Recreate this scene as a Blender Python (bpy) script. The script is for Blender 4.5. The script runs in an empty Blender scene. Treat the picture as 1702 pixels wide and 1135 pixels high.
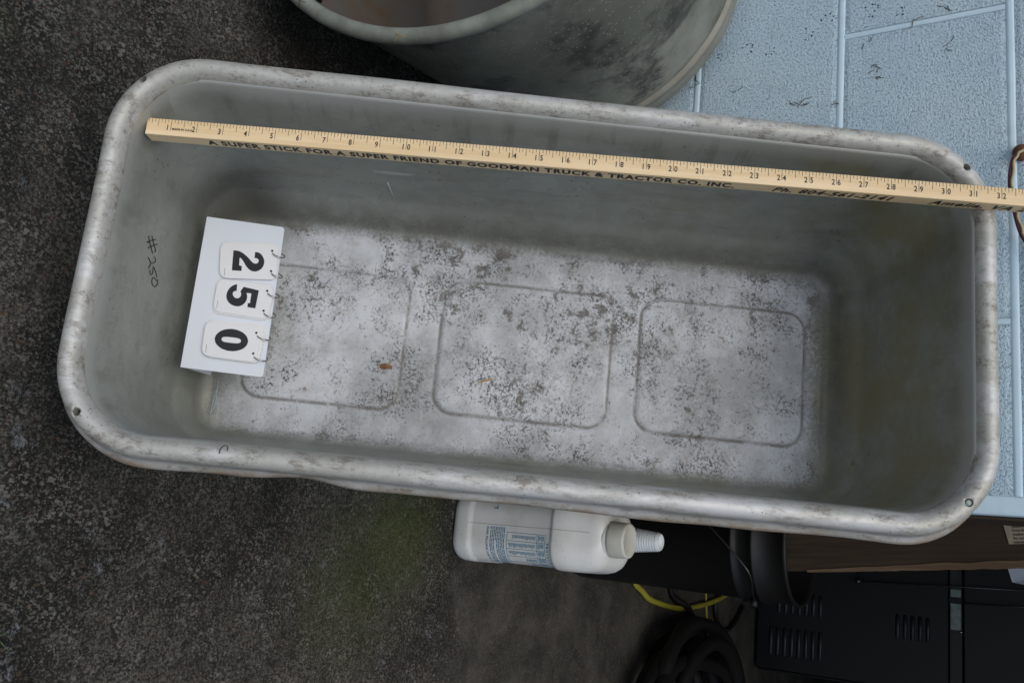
import bpy, bmesh, math, random
from mathutils import Vector, Matrix, noise
from mathutils.bvhtree import BVHTree
PI = math.pi
R = math.radians
random.seed(7)
S = bpy.context.scene
COL = S.collection

# ------------------------------------------------------------------ camera
cam = bpy.data.cameras.new('camera')
cam.sensor_width = 36.0
cam.lens = 1569.44 / 1702.0 * 36.0
cam.clip_start = 0.02
cam.clip_end = 200
camo = bpy.data.objects.new('camera', cam)
COL.objects.link(camo)
ax = Vector((-0.09745, 0.5143, 0.8521)).normalized()      # image right in the world
az_ = -Vector((-0.2152, 0.8250, -0.5226)).normalized()     # backwards
ay = az_.cross(ax).normalized()
ax = ay.cross(az_).normalized()
mw = Matrix((ax, ay, az_)).transposed().to_4x4()
mw.translation = Vector((0.2702, -1.1923, 0.8857))
camo.matrix_world = mw
S.camera = camo
S.render.resolution_x = 1024
S.render.resolution_y = 682

# ------------------------------------------------------------------ light
SUN_EL, SUN_AZ = 63.0, 178.0      # azimuth clockwise from +Y
world = bpy.data.worlds.new('World')
S.world = world
world.use_nodes = True
wn = world.node_tree
wn.nodes.clear()
wo = wn.nodes.new('ShaderNodeOutputWorld')
wb = wn.nodes.new('ShaderNodeBackground')
ws = wn.nodes.new('ShaderNodeTexSky')
ws.sky_type = 'NISHITA'
ws.sun_disc = False
ws.sun_elevation = R(SUN_EL)
ws.sun_rotation = R(SUN_AZ)
ws.air_density = 1.0
ws.dust_density = 3.0
ws.ozone_density = 1.0
wb.inputs['Strength'].default_value = 0.135
wn.links.new(ws.outputs[0], wb.inputs['Color'])
wn.links.new(wb.outputs[0], wo.inputs['Surface'])
sl = bpy.data.lights.new('sun', 'SUN')
sl.energy = 0.85
sl.angle = R(50)
sl.color = (1.0, 0.98, 0.90)
so = bpy.data.objects.new('sun', sl)
COL.objects.link(so)
sd = Vector((math.sin(R(SUN_AZ)) * math.cos(R(SUN_EL)), math.cos(R(SUN_AZ)) * math.cos(R(SUN_EL)), math.sin(R(SUN_EL))))
so.rotation_euler = sd.to_track_quat('Z', 'Y').to_euler()
so.location = (0, -3, 4)
S.view_settings.view_transform = 'Standard'
S.view_settings.look = 'None'
S.view_settings.exposure = 0.0
S.view_settings.gamma = 1.0
S.view_settings.use_curve_mapping = False

# ------------------------------------------------------------------ node helper
class NT:
    def __init__(s, name):
        s.m = bpy.data.materials.new(name)
        s.m.use_nodes = True
        s.t = s.m.node_tree
        s.t.nodes.clear()
        s.out = s.t.nodes.new('ShaderNodeOutputMaterial')
        s.b = s.t.nodes.new('ShaderNodeBsdfPrincipled')
        s.t.links.new(s.b.outputs[0], s.out.inputs['Surface'])
        s.tc = s.t.nodes.new('ShaderNodeTexCoord')
        s.P = s.tc.outputs['Object']
    def _in(s, sock, v):
        if v is None: return
        if isinstance(v, bpy.types.NodeSocket): s.t.links.new(v, sock)
        elif isinstance(v, (tuple, list)) and sock.type == 'RGBA' and len(v) == 3: sock.default_value = (*v, 1)
        else: sock.default_value = v
    def math(s, op, a, b=None, c=None, clamp=False):
        n = s.t.nodes.new('ShaderNodeMath'); n.operation = op; n.use_clamp = clamp
        s._in(n.inputs[0], a)
        if b is not None: s._in(n.inputs[1], b)
        if c is not None: s._in(n.inputs[2], c)
        return n.outputs[0]
    def map(s, scale=(1, 1, 1), loc=(0, 0, 0), rot=(0, 0, 0), v=None):
        n = s.t.nodes.new('ShaderNodeMapping')
        s._in(n.inputs['Vector'], v or s.P)
        n.inputs['Scale'].default_value = scale
        n.inputs['Location'].default_value = loc
        n.inputs['Rotation'].default_value = rot
        return n.outputs[0]
    def noise(s, scale, detail=4, rough=.55, dist=0, v=None, color=False):
        n = s.t.nodes.new('ShaderNodeTexNoise')
        s._in(n.inputs['Vector'], v or s.P)
        n.inputs['Scale'].default_value = scale
        n.inputs['Detail'].default_value = detail
        n.inputs['Roughness'].default_value = rough
        n.inputs['Distortion'].default_value = dist
        return n.outputs['Color' if color else 'Fac']
    def voro(s, scale, v=None, feature='F1', out='Distance', rnd=1.0):
        n = s.t.nodes.new('ShaderNodeTexVoronoi'); n.feature = feature
        s._in(n.inputs['Vector'], v or s.P)
        n.inputs['Scale'].default_value = scale
        n.inputs['Randomness'].default_value = rnd
        return n.outputs[out]
    def ss(s, x, lo, hi, a=0.0, b=1.0):          # smoothstep map range
        n = s.t.nodes.new('ShaderNodeMapRange'); n.interpolation_type = 'SMOOTHSTEP'
        s._in(n.inputs['Value'], x)
        s._in(n.inputs['From Min'], lo); s._in(n.inputs['From Max'], hi)
        s._in(n.inputs['To Min'], a); s._in(n.inputs['To Max'], b)
        return n.outputs[0]
    def mix(s, f, a, b):
        n = s.t.nodes.new('ShaderNodeMix'); n.data_type = 'RGBA'
        s._in(n.inputs[0], f); s._in(n.inputs[6], a); s._in(n.inputs[7], b)
        return n.outputs[2]
    def xyz(s, v=None):
        n = s.t.nodes.new('ShaderNodeSeparateXYZ'); s._in(n.inputs[0], v or s.P)
        return n.outputs
    def bump(s, h, strength=.3, dist=.002):
        n = s.t.nodes.new('ShaderNodeBump')
        n.inputs['Strength'].default_value = strength
        n.inputs['Distance'].default_value = dist
        s._in(n.inputs['Height'], h)
        s._in(s.b.inputs['Normal'], n.outputs[0])
    def set(s, color=None, rough=None, metal=None, spec=None, **k):
        s._in(s.b.inputs['Base Color'], color)
        s._in(s.b.inputs['Roughness'], rough)
        s._in(s.b.inputs['Metallic'], metal)
        if spec is not None: s._in(s.b.inputs['Specular IOR Level'], spec)
        for q, v in k.items(): s._in(s.b.inputs[q], v)
        return s.m

def plain(name, col, rough=.6, metal=0., var=.12, scale=60, bump=.1):
    n = NT(name)
    f = n.noise(scale, 5)
    c2 = tuple(max(0, c * (1 - var)) for c in col)
    c1 = tuple(min(1, c * (1 + var)) for c in col)
    n.bump(f, bump, .001)
    return n.set(n.mix(f, c2, c1), rough, metal)

# ------------------------------------------------------------------ mesh helpers
def mesh_obj(name, verts, faces, mat=None, parent=None, smooth=True, mats=None, fm=None):
    me = bpy.data.meshes.new(name)
    me.from_pydata([tuple(v) for v in verts], [], faces)
    me.update()
    for m in (mats or ([mat] if mat else [])): me.materials.append(m)
    if fm:
        for p, i in zip(me.polygons, fm): p.material_index = i
    if smooth:
        for p in me.polygons: p.use_smooth = True
    o = bpy.data.objects.new(name, me)
    COL.objects.link(o)
    if parent: o.parent = parent
    return o

def bm_obj(name, bm, mat, parent=None, smooth=False, mats=None):
    me = bpy.data.meshes.new(name)
    bmesh.ops.recalc_face_normals(bm, faces=bm.faces)
    bm.to_mesh(me); bm.free()
    for m in (mats or [mat]): me.materials.append(m)
    if smooth:
        for p in me.polygons: p.use_smooth = True
    o = bpy.data.objects.new(name, me)
    COL.objects.link(o)
    if parent: o.parent = parent
    return o

def add_box(bm, lo, hi, bev=0, mi=0, seg=2):
    r = bmesh.ops.create_cube(bm, size=1)
    lo = Vector(lo); hi = Vector(hi)
    for v in r['verts']:
        v.co = Vector([(lo[i] + hi[i]) / 2 + v.co[i] * (hi[i] - lo[i]) for i in range(3)])
    fs = {f for v in r['verts'] for f in v.link_faces}
    for f in fs: f.material_index = mi
    if bev:
        es = list({e for v in r['verts'] for e in v.link_edges})
        bmesh.ops.bevel(bm, geom=es, offset=bev, segments=seg, affect='EDGES', profile=.5, material=-1)

def box(name, lo, hi, mat, parent=None, bev=0, seg=2):
    bm = bmesh.new(); add_box(bm, lo, hi, bev, seg=seg)
    return bm_obj(name, bm, mat, parent)

def spline(pts, n=8, closed=False):
    P = [Vector(p) for p in pts]; out = []
    N = len(P)
    rng = range(N if closed else N - 1)
    for i in rng:
        if closed: p0, p1, p2, p3 = P[i - 1], P[i], P[(i + 1) % N], P[(i + 2) % N]
        else: p0, p1, p2, p3 = P[max(i - 1, 0)], P[i], P[i + 1], P[min(i + 2, N - 1)]
        for k in range(n):
            t = k / n
            out.append(.5 * ((2 * p1) + (p2 - p0) * t + (2 * p0 - 5 * p1 + 4 * p2 - p3) * t * t + (3 * p1 - p0 - 3 * p2 + p3) * t ** 3))
    if not closed: out.append(P[-1].copy())
    return out

def tube_data(pts, r, n=10, closed=False, off=0):
    V, F = [], []
    P = [Vector(p) for p in pts]; N = len(P)
    up = None
    for i in range(N):
        if closed: d = P[(i + 1) % N] - P[i - 1]
        else: d = P[min(i + 1, N - 1)] - P[max(i - 1, 0)]
        d.normalize()
        if up is None: up = d.orthogonal().normalized()
        up = (up - d * up.dot(d))
        up = up.normalized() if up.length > 1e-6 else d.orthogonal().normalized()
        sd_ = d.cross(up)
        rr = r(i / (N - 1)) if callable(r) else r
        for k in range(n):
            a = 2 * PI * k / n
            V.append(P[i] + (up * math.cos(a) + sd_ * math.sin(a)) * rr)
    for i in range(N if closed else N - 1):
        j = (i + 1) % N
        for k in range(n):
            l = (k + 1) % n
            F.append((off + i * n + k, off + i * n + l, off + j * n + l, off + j * n + k))
    if not closed:
        F.append(tuple(off + k for k in range(n))[::-1])
        F.append(tuple(off + (N - 1) * n + k for k in range(n)))
    return V, F

def tubes(name, paths, r, mat, parent=None, n=10, closed=False):
    V, F = [], []
    for p in paths:
        a, b = tube_data(p, r, n, closed, len(V)); V += a; F += b
    return mesh_obj(name, V, F, mat, parent)

def lathe(name, prof, mat, parent=None, n=64, loc=(0, 0, 0), cap0=True, cap1=True, axis=None):
    V, F = [], []
    M = Matrix.Identity(3) if axis is None else Vector(axis).to_track_quat('Z', 'Y').to_matrix()
    for (r, z) in prof:
        for k in range(n):
            a = 2 * PI * k / n
            V.append(M @ Vector((r * math.cos(a), r * math.sin(a), z)) + Vector(loc))
    for i in range(len(prof) - 1):
        for k in range(n):
            l = (k + 1) % n
            F.append((i * n + k, i * n + l, (i + 1) * n + l, (i + 1) * n + k))
    if cap0: F.append(tuple(range(n))[::-1])
    if cap1: F.append(tuple((len(prof) - 1) * n + k for k in range(n)))
    return mesh_obj(name, V, F, mat, parent)

def rrect(hs, hx, r, nl=190, ns=76, na=26):
    """rounded rectangle, half sizes hs (second axis) and hx (first axis); same count for every size"""
    r = max(min(r, hs - 1e-5, hx - 1e-5), 1e-5)
    o = []
    def seg(a, b, n):
        for i in range(n): o.append((a[0] + (b[0] - a[0]) * i / n, a[1] + (b[1] - a[1]) * i / n))
    def arc(cx, cy, a0, n):
        for i in range(n):
            a = a0 + PI / 2 * i / n; o.append((cx + r * math.cos(a), cy + r * math.sin(a)))
    seg((hx, -hs + r), (hx, hs - r), nl); arc(hx - r, hs - r, 0, na)
    seg((hx - r, hs), (-hx + r, hs), ns); arc(-hx + r, hs - r, PI / 2, na)
    seg((-hx, hs - r), (-hx, -hs + r), nl); arc(-hx + r, -hs + r, PI, na)
    seg((-hx + r, -hs), (hx - r, -hs), ns); arc(hx - r, -hs + r, 1.5 * PI, na)
    return o

def loft(rings, closed_v=False):
    V, F = [], []
    n = len(rings[0])
    for g in rings: V += g
    m = len(rings)
    for i in range(m if closed_v else m - 1):
        j = (i + 1) % m
        for k in range(n):
            l = (k + 1) % n
            F.append((i * n + k, i * n + l, j * n + l, j * n + k))
    return V, F

def text_mesh(body, size, bold=0.0, sx=1.0, shear=0.0, align='LEFT', spacing=1.0, res=3):
    c = bpy.data.curves.new('text', 'FONT')
    c.body = body; c.size = size; c.offset = bold; c.shear = shear
    c.align_x = align; c.space_character = spacing; c.resolution_u = res
    o = bpy.data.objects.new('text', c)
    COL.objects.link(o)
    bpy.context.view_layer.update()
    me = bpy.data.meshes.new_from_object(o)
    V = [Vector((v.co.x * sx, v.co.y)) for v in me.vertices]
    F = [tuple(p.vertices) for p in me.polygons]
    bpy.data.objects.remove(o); bpy.data.curves.remove(c); bpy.data.meshes.remove(me)
    return V, F

class Marks:
    """flat printed marks laid on a surface given by a function (u, v) -> point"""
    def __init__(s, fn): s.fn = fn; s.V = []; s.F = []
    def poly(s, pts):
        o = len(s.V); s.V += [s.fn(*p) for p in pts]; s.F.append(tuple(range(o, o + len(pts))))
    def rect(s, u0, v0, u1, v1, n=1):
        for i in range(n):
            a = u0 + (u1 - u0) * i / n; b = u0 + (u1 - u0) * (i + 1) / n
            s.poly([(a, v0), (b, v0), (b, v1), (a, v1)])
    def text(s, body, u, v, size, **k):
        V, F = text_mesh(body, size, **k)
        o = len(s.V); s.V += [s.fn(u + p[0], v + p[1]) for p in V]
        s.F += [tuple(o + i for i in f) for f in F]
        return max([p[0] for p in V] or [0])
    def build(s, name, mat, parent=None): return mesh_obj(name, s.V, s.F, mat, parent, smooth=False)

def empty(name, M, label, cat, group=None):
    o = bpy.data.objects.new(name, None)
    COL.objects.link(o)
    o.empty_display_size = .05
    o.matrix_world = M if isinstance(M, Matrix) else Matrix.Translation(M)
    return tag(o, label, cat, group)

def tag(o, label=None, cat=None, group=None, kind=None):
    if label: o['label'] = label
    if cat: o['category'] = cat
    if group: o['group'] = group
    if kind: o['kind'] = kind
    return o

# frame of the long trough: x across, y along it (up), z out of its opening
A = 0.57971
tdir = Vector((0, math.sin(A), math.cos(A)))
ndir = Vector((0, -math.cos(A), math.sin(A)))
MT = Matrix(((1, tdir.x, ndir.x), (0, tdir.y, ndir.y), (0, tdir.z, ndir.z))).to_4x4()
MT.translation = Vector((-0.12789, -0.69527, 0.13132))

# ------------------------------------------------------------------ materials
def mat_ground():
    n = NT('weathered_concrete')
    x, y, z = n.xyz()
    big = n.noise(2.6, 5, .6)
    mid = n.noise(11, 5, .6, v=n.map((1, 1, 1), (3, 1, 0)))
    fine = n.noise(240, 8, .88, v=n.map((.8, 1.15, 1)))
    grain = n.noise(620, 3, .7)
    med = n.noise(48, 6, .75, v=n.map((1, 1, 1), (1, 7, 0)))
    base = n.mix(n.ss(big, .42, .60), (.013, .0125, .010), (.110, .104, .084))
    base = n.mix(n.ss(mid, .46, .68, 0, .7), base, (.115, .111, .095))
    base = n.mix(n.ss(med, .50, .60, 0, .8), base, (.018, .016, .014))
    base = n.mix(n.ss(fine, .50, .57, 0, .92), base, (.010, .009, .007))
    base = n.mix(n.ss(fine, .46, .38, 0, .95), base, (.24, .23, .195))
    pale = n.noise(75, 6, .85, v=n.map((1, 1, 1), (6, 1, 2)))
    base = n.mix(n.ss(pale, .56, .66, 0, .55), base, (.23, .225, .20))
    cell = n.t.nodes.new('ShaderNodeSeparateColor'); n._in(cell.inputs[0], n.voro(560, v=n.map((1, .75, 1)), out='Color'))
    patchy = n.noise(17, 5, .7, v=n.map((1, 1, 1), (8, 3, 2)))
    base = n.mix(n.math('MULTIPLY', n.ss(cell.outputs[0], .66, .72), n.ss(patchy, .35, .62, .25, .75)), base, (.175, .17, .145))
    base = n.mix(n.ss(cell.outputs[1], .62, .68, 0, .72), base, (.014, .013, .010))
    cell2 = n.t.nodes.new('ShaderNodeSeparateColor'); n._in(cell2.inputs[0], n.voro(330, v=n.map((1, .8, 1), (4, 4, 0)), out='Color'))
    base = n.mix(n.math('MULTIPLY', n.ss(cell2.outputs[0], .90, .93), n.ss(patchy, .42, .6, .1, .7)), base, (.26, .25, .225))
    base = n.mix(n.ss(cell2.outputs[1], .975, .985, 0, .4), base, (.17, .085, .045))
    wsp = n.voro(260)
    wsel = n.noise(30, 4, .7, v=n.map((1, 1, 1), (9, 2, 0)))
    base = n.mix(n.math('MULTIPLY', n.ss(wsp, .30, .12), n.ss(wsel, .48, .66, 0, .7)), base, (.38, .38, .38))
    chk = n.noise(26, 6, .75, v=n.map((1, 1, 1), (4, 4, 0)))
    chk = n.math('MULTIPLY', n.ss(chk, .56, .66), n.ss(n.noise(4, 3), .48, .62, 0, .8))
    base = n.mix(n.math('MULTIPLY', chk, n.ss(fine, .55, .45)), base, (.34, .37, .40))
    base = n.mix(n.ss(grain, .60, .72, 0, .55), base, (.22, .21, .20))
    # dark brown patch behind the trough, beside the round tub
    def blob(cx, cy, r0, r1):
        dx = n.math('SUBTRACT', x, cx); dy = n.math('SUBTRACT', y, cy)
        d = n.math('SQRT', n.math('ADD', n.math('MULTIPLY', dx, dx), n.math('MULTIPLY', dy, dy)))
        d = n.math('ADD', d, n.math('MULTIPLY', n.math('SUBTRACT', mid, .5), .14))
        return n.ss(d, r1, r0)
    mossf = n.math('MULTIPLY', n.math('MAXIMUM', n.math('MAXIMUM', blob(.265, -.05, .02, .15), n.math('MULTIPLY', blob(.335, -.14, .0, .17), .7)), n.math('MULTIPLY', blob(-.165, -.80, .0, .05), .6)), n.ss(fine, .62, .42, .45, 1))
    base = n.mix(n.math('MULTIPLY', mossf, n.ss(cell.outputs[2], .2, .8, .35, .95)), base, (.080, .105, .016))
    base = n.mix(n.math('MULTIPLY', blob(-.25, -.3, .02, .25), .45), base, (.045, .022, .012))
    # trowelled slab inside the doorway: browner and smoother
    yy = n.math('ADD', y, n.math('MULTIPLY', n.math('SUBTRACT', mid, .5), .12))
    ins = n.ss(yy, .05, .16)
    smooth_c = n.mix(n.ss(n.noise(9, 6, .7, dist=.4), .35, .68), (.030, .030, .026), (.100, .095, .080))
    base = n.mix(n.math('MULTIPLY', ins, .72), base, smooth_c)
    h = n.math('ADD', n.math('MULTIPLY', fine, 1.0), n.math('MULTIPLY', grain, .4))
    h = n.math('MULTIPLY', h, n.math('SUBTRACT', 1, n.math('MULTIPLY', ins, .75)))
    n.bump(h, .9, .004)
    return n.set(base, n.ss(fine, .3, .7, .75, .95), 0, .3)

def mat_paint(rough_block=True):
    n = NT('painted_block' if rough_block else 'painted_mortar')
    x, y, z = n.xyz()
    fine = n.noise(330, 6, .75)
    pits = n.voro(420)
    mid = n.noise(30, 5, .6)
    big = n.noise(5, 4, .5)
    col = n.mix(n.ss(big, .3, .7), (.55, .73, .84), (.64, .80, .88))
    col = n.mix(n.ss(mid, .5, .75, 0, .35), col, (.42, .54, .60))
    if rough_block:
        col = n.mix(n.ss(fine, .50, .60, 0, .72), col, (.17, .26, .33))
        # algae dirt, stronger low on the blocks and to the right
        d1 = n.noise(75, 6, .75, v=n.map((1, 1, 1), (5, 3, 1)))
        d2 = n.noise(13, 3, .5, v=n.map((1, 1, 1), (2, 8, 4)))
        f = n.math('MULTIPLY', n.ss(d1, .60, .68), n.ss(d2, .50, .64, 0, .8))
        col = n.mix(f, col, (.055, .065, .05))
    n.bump(n.math('ADD', n.math('MULTIPLY', fine, 1.0), n.math('MULTIPLY', n.ss(pits, .0, .5), .35)) if rough_block else mid, .85 if rough_block else .15, .0035)
    return n.set(col, .62, 0, .3)

def mat_zinc(name, inside=False, rim=False):
    n = NT(name)
    x, y, z = n.xyz()
    big = n.noise(4.5, 5, .6)
    mid = n.noise(17, 6, .65, dist=.6)
    fine = n.noise(160, 6, .7)
    brush = n.noise(60, 5, .6, v=n.map((6, 1, 1)))
    spang = n.voro(70, out='Color')
    if rim:
        col = n.mix(n.ss(mid, .3, .7), (.41, .41, .365), (.50, .505, .465))
        col = n.mix(n.ss(fine, .5, .72, 0, .5), col, (.22, .21, .19))
        w = n.noise(60, 8, .85, v=n.map((1, .4, 1), (4, 0, 0)))
        col = n.mix(n.ss(w, .51, .60, 0, .7), col, (.19, .165, .135))
        chalk = n.noise(22, 6, .7, v=n.map((1, .3, 1), (1, 5, 0)))
        col = n.mix(n.ss(chalk, .50, .62, 0, .75), col, (.62, .63, .62))
        sp = n.voro(230)
        spm = n.noise(26, 4, .6, v=n.map((1, 1, 1), (7, 7, 7)))
        col = n.mix(n.math('MULTIPLY', n.ss(sp, .20, .10), n.ss(spm, .50, .62)), col, (.06, .05, .045))
        rs = n.noise(9, 4, .6, v=n.map((1, 1, 1), (12, 3, 2)))
        col = n.mix(n.ss(rs, .66, .76, 0, .6), col, (.28, .15, .07))
        lip_shade = n.math('MULTIPLY', n.ss(z, -.020, -.026), n.ss(n.noise(11, 5, .7, v=n.map((1, 1, 1), (2, 2, 9))), .42, .62, .1, .75))  # shade of the outer lip painted in as brown
        col = n.mix(lip_shade, col, (.30, .20, .11))
        n.bump(n.math('ADD', fine, n.math('MULTIPLY', w, .6)), .35, .0012)
        return n.set(col, n.ss(w, .4, .7, .5, .72), .3)
    wall = n.mix(n.ss(big, .3, .7), (.250, .268, .240), (.330, .352, .322))
    wall = n.mix(n.ss(mid, .45, .75, 0, .5), wall, (.20, .222, .195))
    wall = n.mix(n.ss(fine, .55, .75, 0, .3), wall, (.48, .51, .50))
    sg = n.t.nodes.new('ShaderNodeSeparateColor'); n._in(sg.inputs[0], spang)
    wall = n.mix(n.ss(sg.outputs[0], .2, .9, 0, .10), wall, (.52, .56, .54))
    strk = n.noise(30, 7, .75, v=n.map((1, .22, 1), (5, 5, 2)))
    wall = n.mix(n.ss(strk, .50, .64, 0, .55), wall, (.205, .21, .175))
    scr = n.noise(14, 2, .5, dist=.2, v=n.map((18, .5, 2), (0, 1, 2), (.2, .3, .9)))
    wall = n.mix(n.ss(scr, .76, .79, 0, .4), wall, (.60, .62, .60))
    pit = n.math('MULTIPLY', n.ss(n.voro(95, v=n.map((1, 1, 1), (2, 5, 5))), .17, .09), n.ss(n.noise(12, 4, .6, v=n.map((1, 1, 1), (9, 9, 1))), .5, .62))
    wall = n.mix(n.math('MULTIPLY', pit, .75), wall, (.10, .095, .08))
    # faint runs down the side walls under the rim
    run = n.noise(45, 4, .6, v=n.map((.35, 1, .12), (2, 2, 2)))
    wall = n.mix(n.math('MULTIPLY', n.ss(run, .50, .62, 0, .7), n.ss(z, -.12, -.02)), wall, (.19, .195, .165))
    if not inside:
        n.bump(n.math('ADD', fine, n.math('MULTIPLY', mid, .5)), .25, .001)
        return n.set(wall, .55, .3)
    # brownish film, heavier at the upper end
    br = n.noise(7, 6, .7, v=n.map((1, 1, 1), (3, 9, 4)))
    yb = n.ss(y, .42, .74, .12, .95)
    wall = n.mix(n.math('MULTIPLY', n.ss(br, .38, .66), yb), wall, (.245, .225, .130))
    rsp = n.noise(55, 6, .75, v=n.map((1, 1, 1), (1, 3, 8)))
    wall = n.mix(n.math('MULTIPLY', n.ss(rsp, .60, .72), n.ss(y, .3, .8, .15, .8)), wall, (.22, .14, .07))
    # chalky white oxide over the floor of the trough
    cx = n.math('ABSOLUTE', n.math('SUBTRACT', x, .170)); cy = n.math('ABSOLUTE', n.math('SUBTRACT', y, .389))
    ox = n.ss(cx, .140, .108); oy = n.ss(cy, .376, .315)
    edge = n.math('MULTIPLY', ox, oy)
    wob = n.noise(28, 6, .75, v=n.map((1, 1, 1), (2, 1, 5)))
    ex1 = n.noise(260, 3, .7)
    e2 = n.math('ADD', edge, n.math('ADD', n.math('MULTIPLY', n.math('SUBTRACT', wob, .5), 1.1), n.math('MULTIPLY', n.math('SUBTRACT', ex1, .5), .9)))
    fl = n.math('MULTIPLY', n.ss(e2, .10, .95), n.ss(z, -.232, -.250))
    wh = n.mix(n.ss(n.noise(9, 6, .65), .36, .64), (.38, .40, .41), (.62, .655, .69))
    wh = n.mix(n.ss(n.noise(70, 6, .75), .5, .72, 0, .6), wh, (.64, .645, .66))
    wh = n.mix(n.ss(n.noise(24, 6, .7, v=n.map((1, 1, 1), (6, 2, 1))), .5, .75, 0, .55), wh, (.24, .225, .205))
    dens = n.noise(9, 5, .7, v=n.map((1, 1, 1), (8, 1, 1)))
    worm = n.noise(330, 5, .85, dist=.2)
    nearedge = n.math('SUBTRACT', 1, edge)
    th = n.math('SUBTRACT', n.ss(dens, .34, .60, .615, .500), n.math('MULTIPLY', nearedge, .07))
    dark = n.ss(n.math('SUBTRACT', worm, th), 0, .03)
    pm = n.ss(n.noise(34, 5, .75, v=n.map((1, 1, 1), (3, 13, 7))), .40, .60, .25, .95)
    wh = n.mix(n.math('MULTIPLY', dark, pm), wh, (.060, .062, .058))
    worm2 = n.noise(62, 8, .82, dist=.3, v=n.map((1, 1, 1), (1, 6, 3)))
    upper = n.ss(x, .16, .07, 0, .035)
    th2 = n.math('SUBTRACT', n.math('SUBTRACT', n.ss(dens, .40, .64, .635, .530), upper), n.math('MULTIPLY', nearedge, .09))
    wh = n.mix(n.math('MULTIPLY', n.ss(n.math('SUBTRACT', worm2, th2), 0, .05), .8), wh, (.105, .095, .078))
    rust = n.noise(44, 5, .7, v=n.map((1, 1, 1), (11, 4, 3)))
    wh = n.mix(n.ss(rust, .665, .72, 0, .75), wh, (.20, .115, .055))
    # grime lying in the pressed grooves
    gr = None
    for (s0, s1, x0, x1) in ((.290, .492, .092, .252), (.525, .722, .089, .250), (.068, .250, .095, .255)):
        r_ = .024
        qx = n.math('SUBTRACT', n.math('ABSOLUTE', n.math('SUBTRACT', x, (x0 + x1) / 2)), (x1 - x0) / 2 - r_)
        qs = n.math('SUBTRACT', n.math('ABSOLUTE', n.math('SUBTRACT', y, (s0 + s1) / 2)), (s1 - s0) / 2 - r_)
        ax_ = n.math('MAXIMUM', qx, 0); bx_ = n.math('MAXIMUM', qs, 0)
        dd = n.math('SQRT', n.math('ADD', n.math('MULTIPLY', ax_, ax_), n.math('MULTIPLY', bx_, bx_)))
        dd = n.math('SUBTRACT', n.math('ADD', dd, n.math('MINIMUM', n.math('MAXIMUM', qx, qs), 0)), r_)
        g_ = n.ss(n.math('ABSOLUTE', dd), .0030, .0004)
        gr = g_ if gr is None else n.math('MAXIMUM', gr, g_)
    wh = n.mix(n.math('MULTIPLY', gr, n.ss(wob, .38, .56, .12, .75)), wh, (.15, .138, .118))
    col = n.mix(fl, wall, wh)
    col = n.mix(n.ss(n.math('ADD', z, n.math('MULTIPLY', n.math('SUBTRACT', mid, .5), .012)), -.040, -.012, 0, .8), col, (.44, .455, .43))
    # black soiling in the lower left corner of the trough
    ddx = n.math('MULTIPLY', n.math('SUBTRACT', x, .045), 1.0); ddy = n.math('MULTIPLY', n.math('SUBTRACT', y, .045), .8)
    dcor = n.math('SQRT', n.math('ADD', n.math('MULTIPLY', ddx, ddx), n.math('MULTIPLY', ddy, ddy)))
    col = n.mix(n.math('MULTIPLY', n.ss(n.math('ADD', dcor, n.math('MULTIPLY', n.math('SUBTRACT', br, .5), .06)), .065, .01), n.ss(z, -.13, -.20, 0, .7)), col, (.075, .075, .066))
    # grime collecting in the corner round the floor
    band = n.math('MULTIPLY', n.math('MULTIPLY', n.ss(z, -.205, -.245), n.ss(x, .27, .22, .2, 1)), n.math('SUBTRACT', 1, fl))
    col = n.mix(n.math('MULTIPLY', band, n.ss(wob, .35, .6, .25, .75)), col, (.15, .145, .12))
    n.bump(n.math('ADD', n.math('MULTIPLY', worm, n.math('MULTIPLY', fl, 1.2)), n.math('MULTIPLY', fine, .35)), .3, .0012)
    rough = n.ss(fl, 0, 1, .50, .85)
    return n.set(col, rough, n.ss(fl, 0, 1, .32, .03))

def mat_old_tub():
    n = NT('old_galvanised')
    x, y, z = n.xyz()
    big = n.noise(3.2, 6, .65)
    fine = n.noise(120, 6, .7)
    c = n.mix(n.ss(big, .4, .62), (.15, .155, .125), (.30, .305, .255))
    mid = n.noise(9, 6, .7, v=n.map((1, 1, 1), (3, 3, 1)))
    c = n.mix(n.ss(mid, .47, .63, 0, .9), c, (.045, .045, .036))
    c = n.mix(n.ss(mid, .40, .30, 0, .5), c, (.16, .17, .17))
    sp = n.voro(150)
    sm = n.noise(7, 4, .6, v=n.map((1, 1, 1), (0, 5, 1)))
    c = n.mix(n.math('MULTIPLY', n.ss(sp, .26, .1), n.ss(sm, .45, .6, .1, .75)), c, (.40, .38, .31))
    n.bump(fine, .3, .001)
    return n.set(c, .6, .15)

def mat_old_inside():
    n = NT('rusty_inside')
    big = n.noise(7, 6, .7)
    c = n.mix(n.ss(big, .35, .65), (.13, .13, .125), (.13, .095, .065))
    c = n.mix(n.ss(n.noise(14, 6, .75, v=n.map((1, 1, 1), (4, 1, 1))), .52, .68, 0, .8), c, (.15, .085, .045))
    return n.set(c, .7, .25)

def mat_wood(name, c1, c2, axis=1, rough=.55, scale=1.0):
    n = NT(name)
    sc = [34 * scale, 34 * scale, 34 * scale]; sc[axis] = 1.6 * scale
    g = n.noise(3.2, 6, .62, dist=.5, v=n.map(tuple(sc)))
    g2 = n.noise(1.2, 4, .5, v=n.map(tuple(q * .35 for q in sc), (3, 1, 2)))
    c = n.mix(n.ss(g, .35, .68), c1, c2)
    c = n.mix(n.ss(g2, .4, .7, 0, .4), c, tuple(q * .82 for q in c1))
    st = n.noise(38, 4, .6)
    c = n.mix(n.ss(st, .68, .8, 0, .5), c, tuple(q * .5 for q in c1))
    n.bump(g, .12, .0006)
    return n.set(c, rough, 0, .35)

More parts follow.
